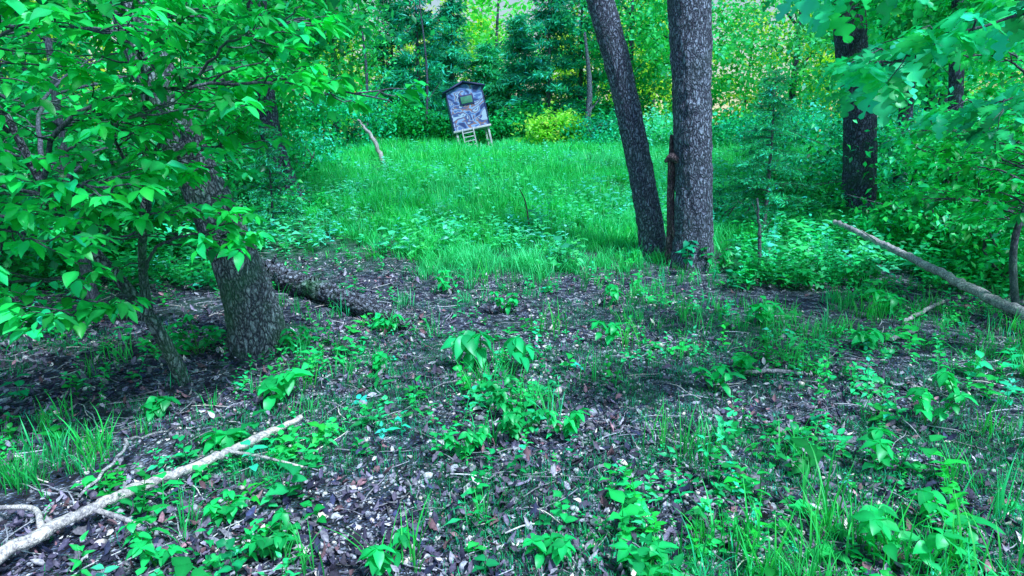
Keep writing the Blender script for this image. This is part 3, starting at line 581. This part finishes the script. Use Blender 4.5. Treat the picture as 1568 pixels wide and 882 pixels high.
for a_ in [(-1.5,3.95,.2,2,.13,LG,4),(-1.0,4.6,.15,2,.1,LG,2),(0.05,3.4,.22,4,.06,GREEN,8),(.0,3.75,.24,4,.06,GREEN,7),(.3,3.45,.2,4,.06,LG,6),(-.25,3.25,.2,4,.06,LG,6),
   (2.45,3.6,.28,5,.09,LG,3),(2.9,4.0,.2,3,.11,LG,2),(2.9,5.2,.2,3,.13,LG,3),(2.3,5.8,.22,3,.13,LG,3),(1.9,3.1,.2,3,.1,LG,2),(1.75,4.6,.12,2,.12,LG,2),
   (-1.25,2.6,.12,3,.06,LG,5),(-.95,2.35,.16,3,.06,GREEN,7),(-.5,2.3,.2,3,.08,LG,3),(-1.4,2.3,.18,3,.06,LG,4),(.15,2.3,.15,3,.07,LG,4),(.5,2.2,.14,3,.08,LG,3),(1.5,2.25,.25,3,.09,LG,3),(1.9,2.5,.25,3,.10,LG,3),
   (-1.6,3.4,.1,2,.12,LG,3),(-2.2,3.8,.12,2,.09,GREEN,4),(.75,5.2,.2,3,.1,LG,3),(-.1,6.4,.25,3,.09,LG,5),(-.7,7.2,.25,3,.09,LG,5),(1.1,6.6,.25,3,.1,LG,4),(1.35,4.15,.2,3,.1,LG,3),(-1.7,5.0,.2,3,.08,GREEN,6),(-2.5,5.0,.3,3,.08,GREEN,7),
   (2.2,8.2,.45,3,.16,BLUEG,2),(2.6,8.25,.3,3,.1,GREEN,5),(2.9,7.6,.3,3,.1,GREEN,5),(3.4,7.2,.3,3,.1,GREEN,6),(4,7.4,.3,3,.12,GREEN,6),(3.6,6.2,.25,3,.12,LG,4),(-1.1,5.6,.2,3,.08,LG,4)]:
    seedling('woodland_seedling',*a_)
bigt=[tuft(18,.42,.08,.011,(.15,1.2)) for _ in range(4)]
pts=np.array([(.95,3.1),(1.05,3.25),(.85,3.3),(1.5,3.2),(1.9,2.2),(1.7,2.15),(-.85,2.25),(-.45,2.3),(1.35,2.6),(.6,4.3),(1.0,5.1),(1.6,5.5),(2.2,2.9),(2.4,2.4),(1.3,4.9),(.3,5.6),(-1.2,4.5),(-.4,7.6),(.3,8.2),(.9,7.8),(1.2,8.3),(2.0,2.0),(2.1,2.6)])
pos=np.column_stack([pts,hgt(pts[:,0],pts[:,1])])
scatter('tall_grass_clumps',bigt,pos,rng.uniform(0,6.28,len(pos)),0,0,rng.uniform(.6,1.0,len(pos)),jit((.018,.40,.10),len(pos),.15),M_grass)
# ---------------------------------------------------------------- hunting blind
def solid(name,col,rough=.6,camo=False):
    m,t,ns,L=nt(name);out=N(t,'ShaderNodeOutputMaterial');p=N(t,'ShaderNodeBsdfPrincipled');p.inputs['Roughness'].default_value=rough
    tc=N(t,'ShaderNodeTexCoord');n1=N(t,'ShaderNodeTexNoise');n1.inputs['Scale'].default_value=1.8 if camo else 8;n1.inputs['Detail'].default_value=1.5;L.new(tc.outputs['Object'],n1.inputs['Vector'])
    if camo:
        mp=N(t,'ShaderNodeMapping');mp.inputs['Rotation'].default_value=(.4,.7,.2);mp.inputs['Scale'].default_value=(1,1,1.6);L.new(tc.outputs['Object'],mp.inputs[0])
        n1.inputs['Distortion'].default_value=1.2;L.new(mp.outputs[0],n1.inputs['Vector'])
        r=ramp(t,[(0,(.02,.05,.22)),(.38,(.06,.16,.50)),(.45,(.20,.38,.78)),(.51,(.26,.16,.18)),(.55,(.04,.10,.36)),(.60,(.34,.52,.82)),(.66,(.09,.19,.52))]);r.color_ramp.interpolation='CONSTANT'
    else: r=ramp(t,[(.3,tuple(.7*c for c in col)),(.7,tuple(1.2*c for c in col))])
    L.new(n1.outputs[0],r.inputs[0]);L.new(r.outputs[0],p.inputs['Base Color']);L.new(p.outputs[0],out.inputs[0]);return m
M_camo=solid('camo_panel',0,.7,True);M_navy=solid('blind_trim',(.015,.03,.16));M_glass=solid('blind_window',(.06,.26,.20),.2);M_wht=solid('pale_lumber',(.42,.52,.66))  # window panes: the green light in them is painted as base colour
def box(name,a,b,mat,parent,bev=.012):
    a=np.array(a,float);b=np.array(b,float)
    V=np.array([(x,y,z) for x in (a[0],b[0]) for y in (a[1],b[1]) for z in (a[2],b[2])])
    F=np.array([(0,1,3,2),(4,6,7,5),(0,4,5,1),(2,3,7,6),(0,2,6,4),(1,5,7,3)])
    o=newmesh(name,V,F,mat,None,parent)
    md=o.modifiers.new('b','BEVEL');md.width=bev;md.segments=2
    return o
e=empty('hunting_blind');e.location=(-1.52,27,float(hgt(-1.62,27))+.15);e.rotation_euler=(rad(-3),rad(-12),rad(8))
w=.70;z0=.62;z1=2.08;pk=2.34
V=[]
for yy in (-w,w):
    V+=[(-w,yy,z0),(w,yy,z0),(w,yy,z1),(0,yy,pk-.04),(-w,yy,z1)]
me=bpy.data.meshes.new('body');me.from_pydata(V,[],[(0,1,2,3,4),(9,8,7,6,5),(0,5,6,1),(1,6,7,2),(4,9,5,0),(2,7,8,3),(3,8,9,4)]);me.materials.append(M_camo)
o=bpy.data.objects.new('body',me);scene.collection.objects.link(o);o.parent=e
def slab(name,P,th,mat):
    P=np.array(P,float);V=np.vstack([P,P+np.array([0,0,th])])
    F=np.array([(3,2,1,0),(4,5,6,7),(0,1,5,4),(1,2,6,5),(2,3,7,6),(3,0,4,7)]);newmesh(name,V,F,mat,None,e)
slab('roof_left',[(-w-.14,-w-.12,z1-.03),(-.0,-w-.12,pk),(0,w+.12,pk),(-w-.14,w+.12,z1-.03)],.06,M_navy)
slab('roof_right',[(.001,-w-.12,pk),(w+.14,-w-.12,z1-.03),(w+.14,w+.12,z1-.03),(.001,w+.12,pk)],.06,M_navy)
box('window_frame',(-.26,-w-.03,1.50),(.30,-w-.004,1.88),M_navy,e)
box('window',(-.20,-w-.045,1.56),(.24,-w-.032,1.82),M_glass,e,.003)
box('side_window_frame',(w+.004,-.25,1.52),(w+.03,.25,1.86),M_navy,e)
box('side_window',(w+.032,-.21,1.56),(w+.045,.21,1.82),M_glass,e,.003)
for i,(x,y) in enumerate([(-w,-w),(w,-w),(-w,w),(w,w)]):
    box('corner_trim_%d'%(i+1),(x-.02,y-.02,z0),(x+.02,y+.02,z1-.05),M_navy,e,.005)
    box('leg_%d'%(i+1),(x*.9-.04,y*.9-.04,-.5),(x*.9+.04,y*.9+.04,z0-.09),M_wht,e)
box('platform',(-w-.05,-w-.05,z0-.085),(w+.05,w+.05,z0-.004),M_wht,e)
for i,x in enumerate((-.42,.02)): box('ladder_rail_%d'%(i+1),(x-.025,-w-.16,-.25),(x+.025,-w-.09,z0),M_wht,e)
for i in range(4): box('ladder_rung_%d'%(i+1),(-.40,-w-.15,-.05+i*.16),(0.0,-w-.10,-.01+i*.16),M_wht,e)
# ---------------------------------------------------------------- light, sky, camera
EL=56;AZ=140
world=bpy.data.worlds.new('World');scene.world=world;world.use_nodes=True
wt=world.node_tree;bg=wt.nodes['Background'];sk=wt.nodes.new('ShaderNodeTexSky');sk.sky_type='NISHITA';sk.sun_disc=False
sk.sun_elevation=rad(EL);sk.sun_rotation=rad(AZ);sk.dust_density=.5;sk.air_density=1.5;wt.links.new(sk.outputs[0],bg.inputs[0]);bg.inputs[1].default_value=.14
ld=bpy.data.lights.new('sun','SUN');ld.energy=5;ld.angle=rad(8);ld.color=(1,.985,.96)
lo=bpy.data.objects.new('sun',ld);scene.collection.objects.link(lo)
d=Vector((math.sin(rad(AZ))*math.cos(rad(EL)),math.cos(rad(AZ))*math.cos(rad(EL)),math.sin(rad(EL))))
lo.rotation_euler=d.to_track_quat('Z','Y').to_euler()
cd=bpy.data.cameras.new('camera');co=bpy.data.objects.new('camera',cd);scene.collection.objects.link(co)
co.location=(0,0,1.6);co.rotation_euler=(rad(90-12),0,0);cd.sensor_width=36;cd.lens=36*1000/1568;cd.clip_end=1500
scene.camera=co
print('faces',sum(len(o.data.polygons) for o in scene.objects if o.type=='MESH'))
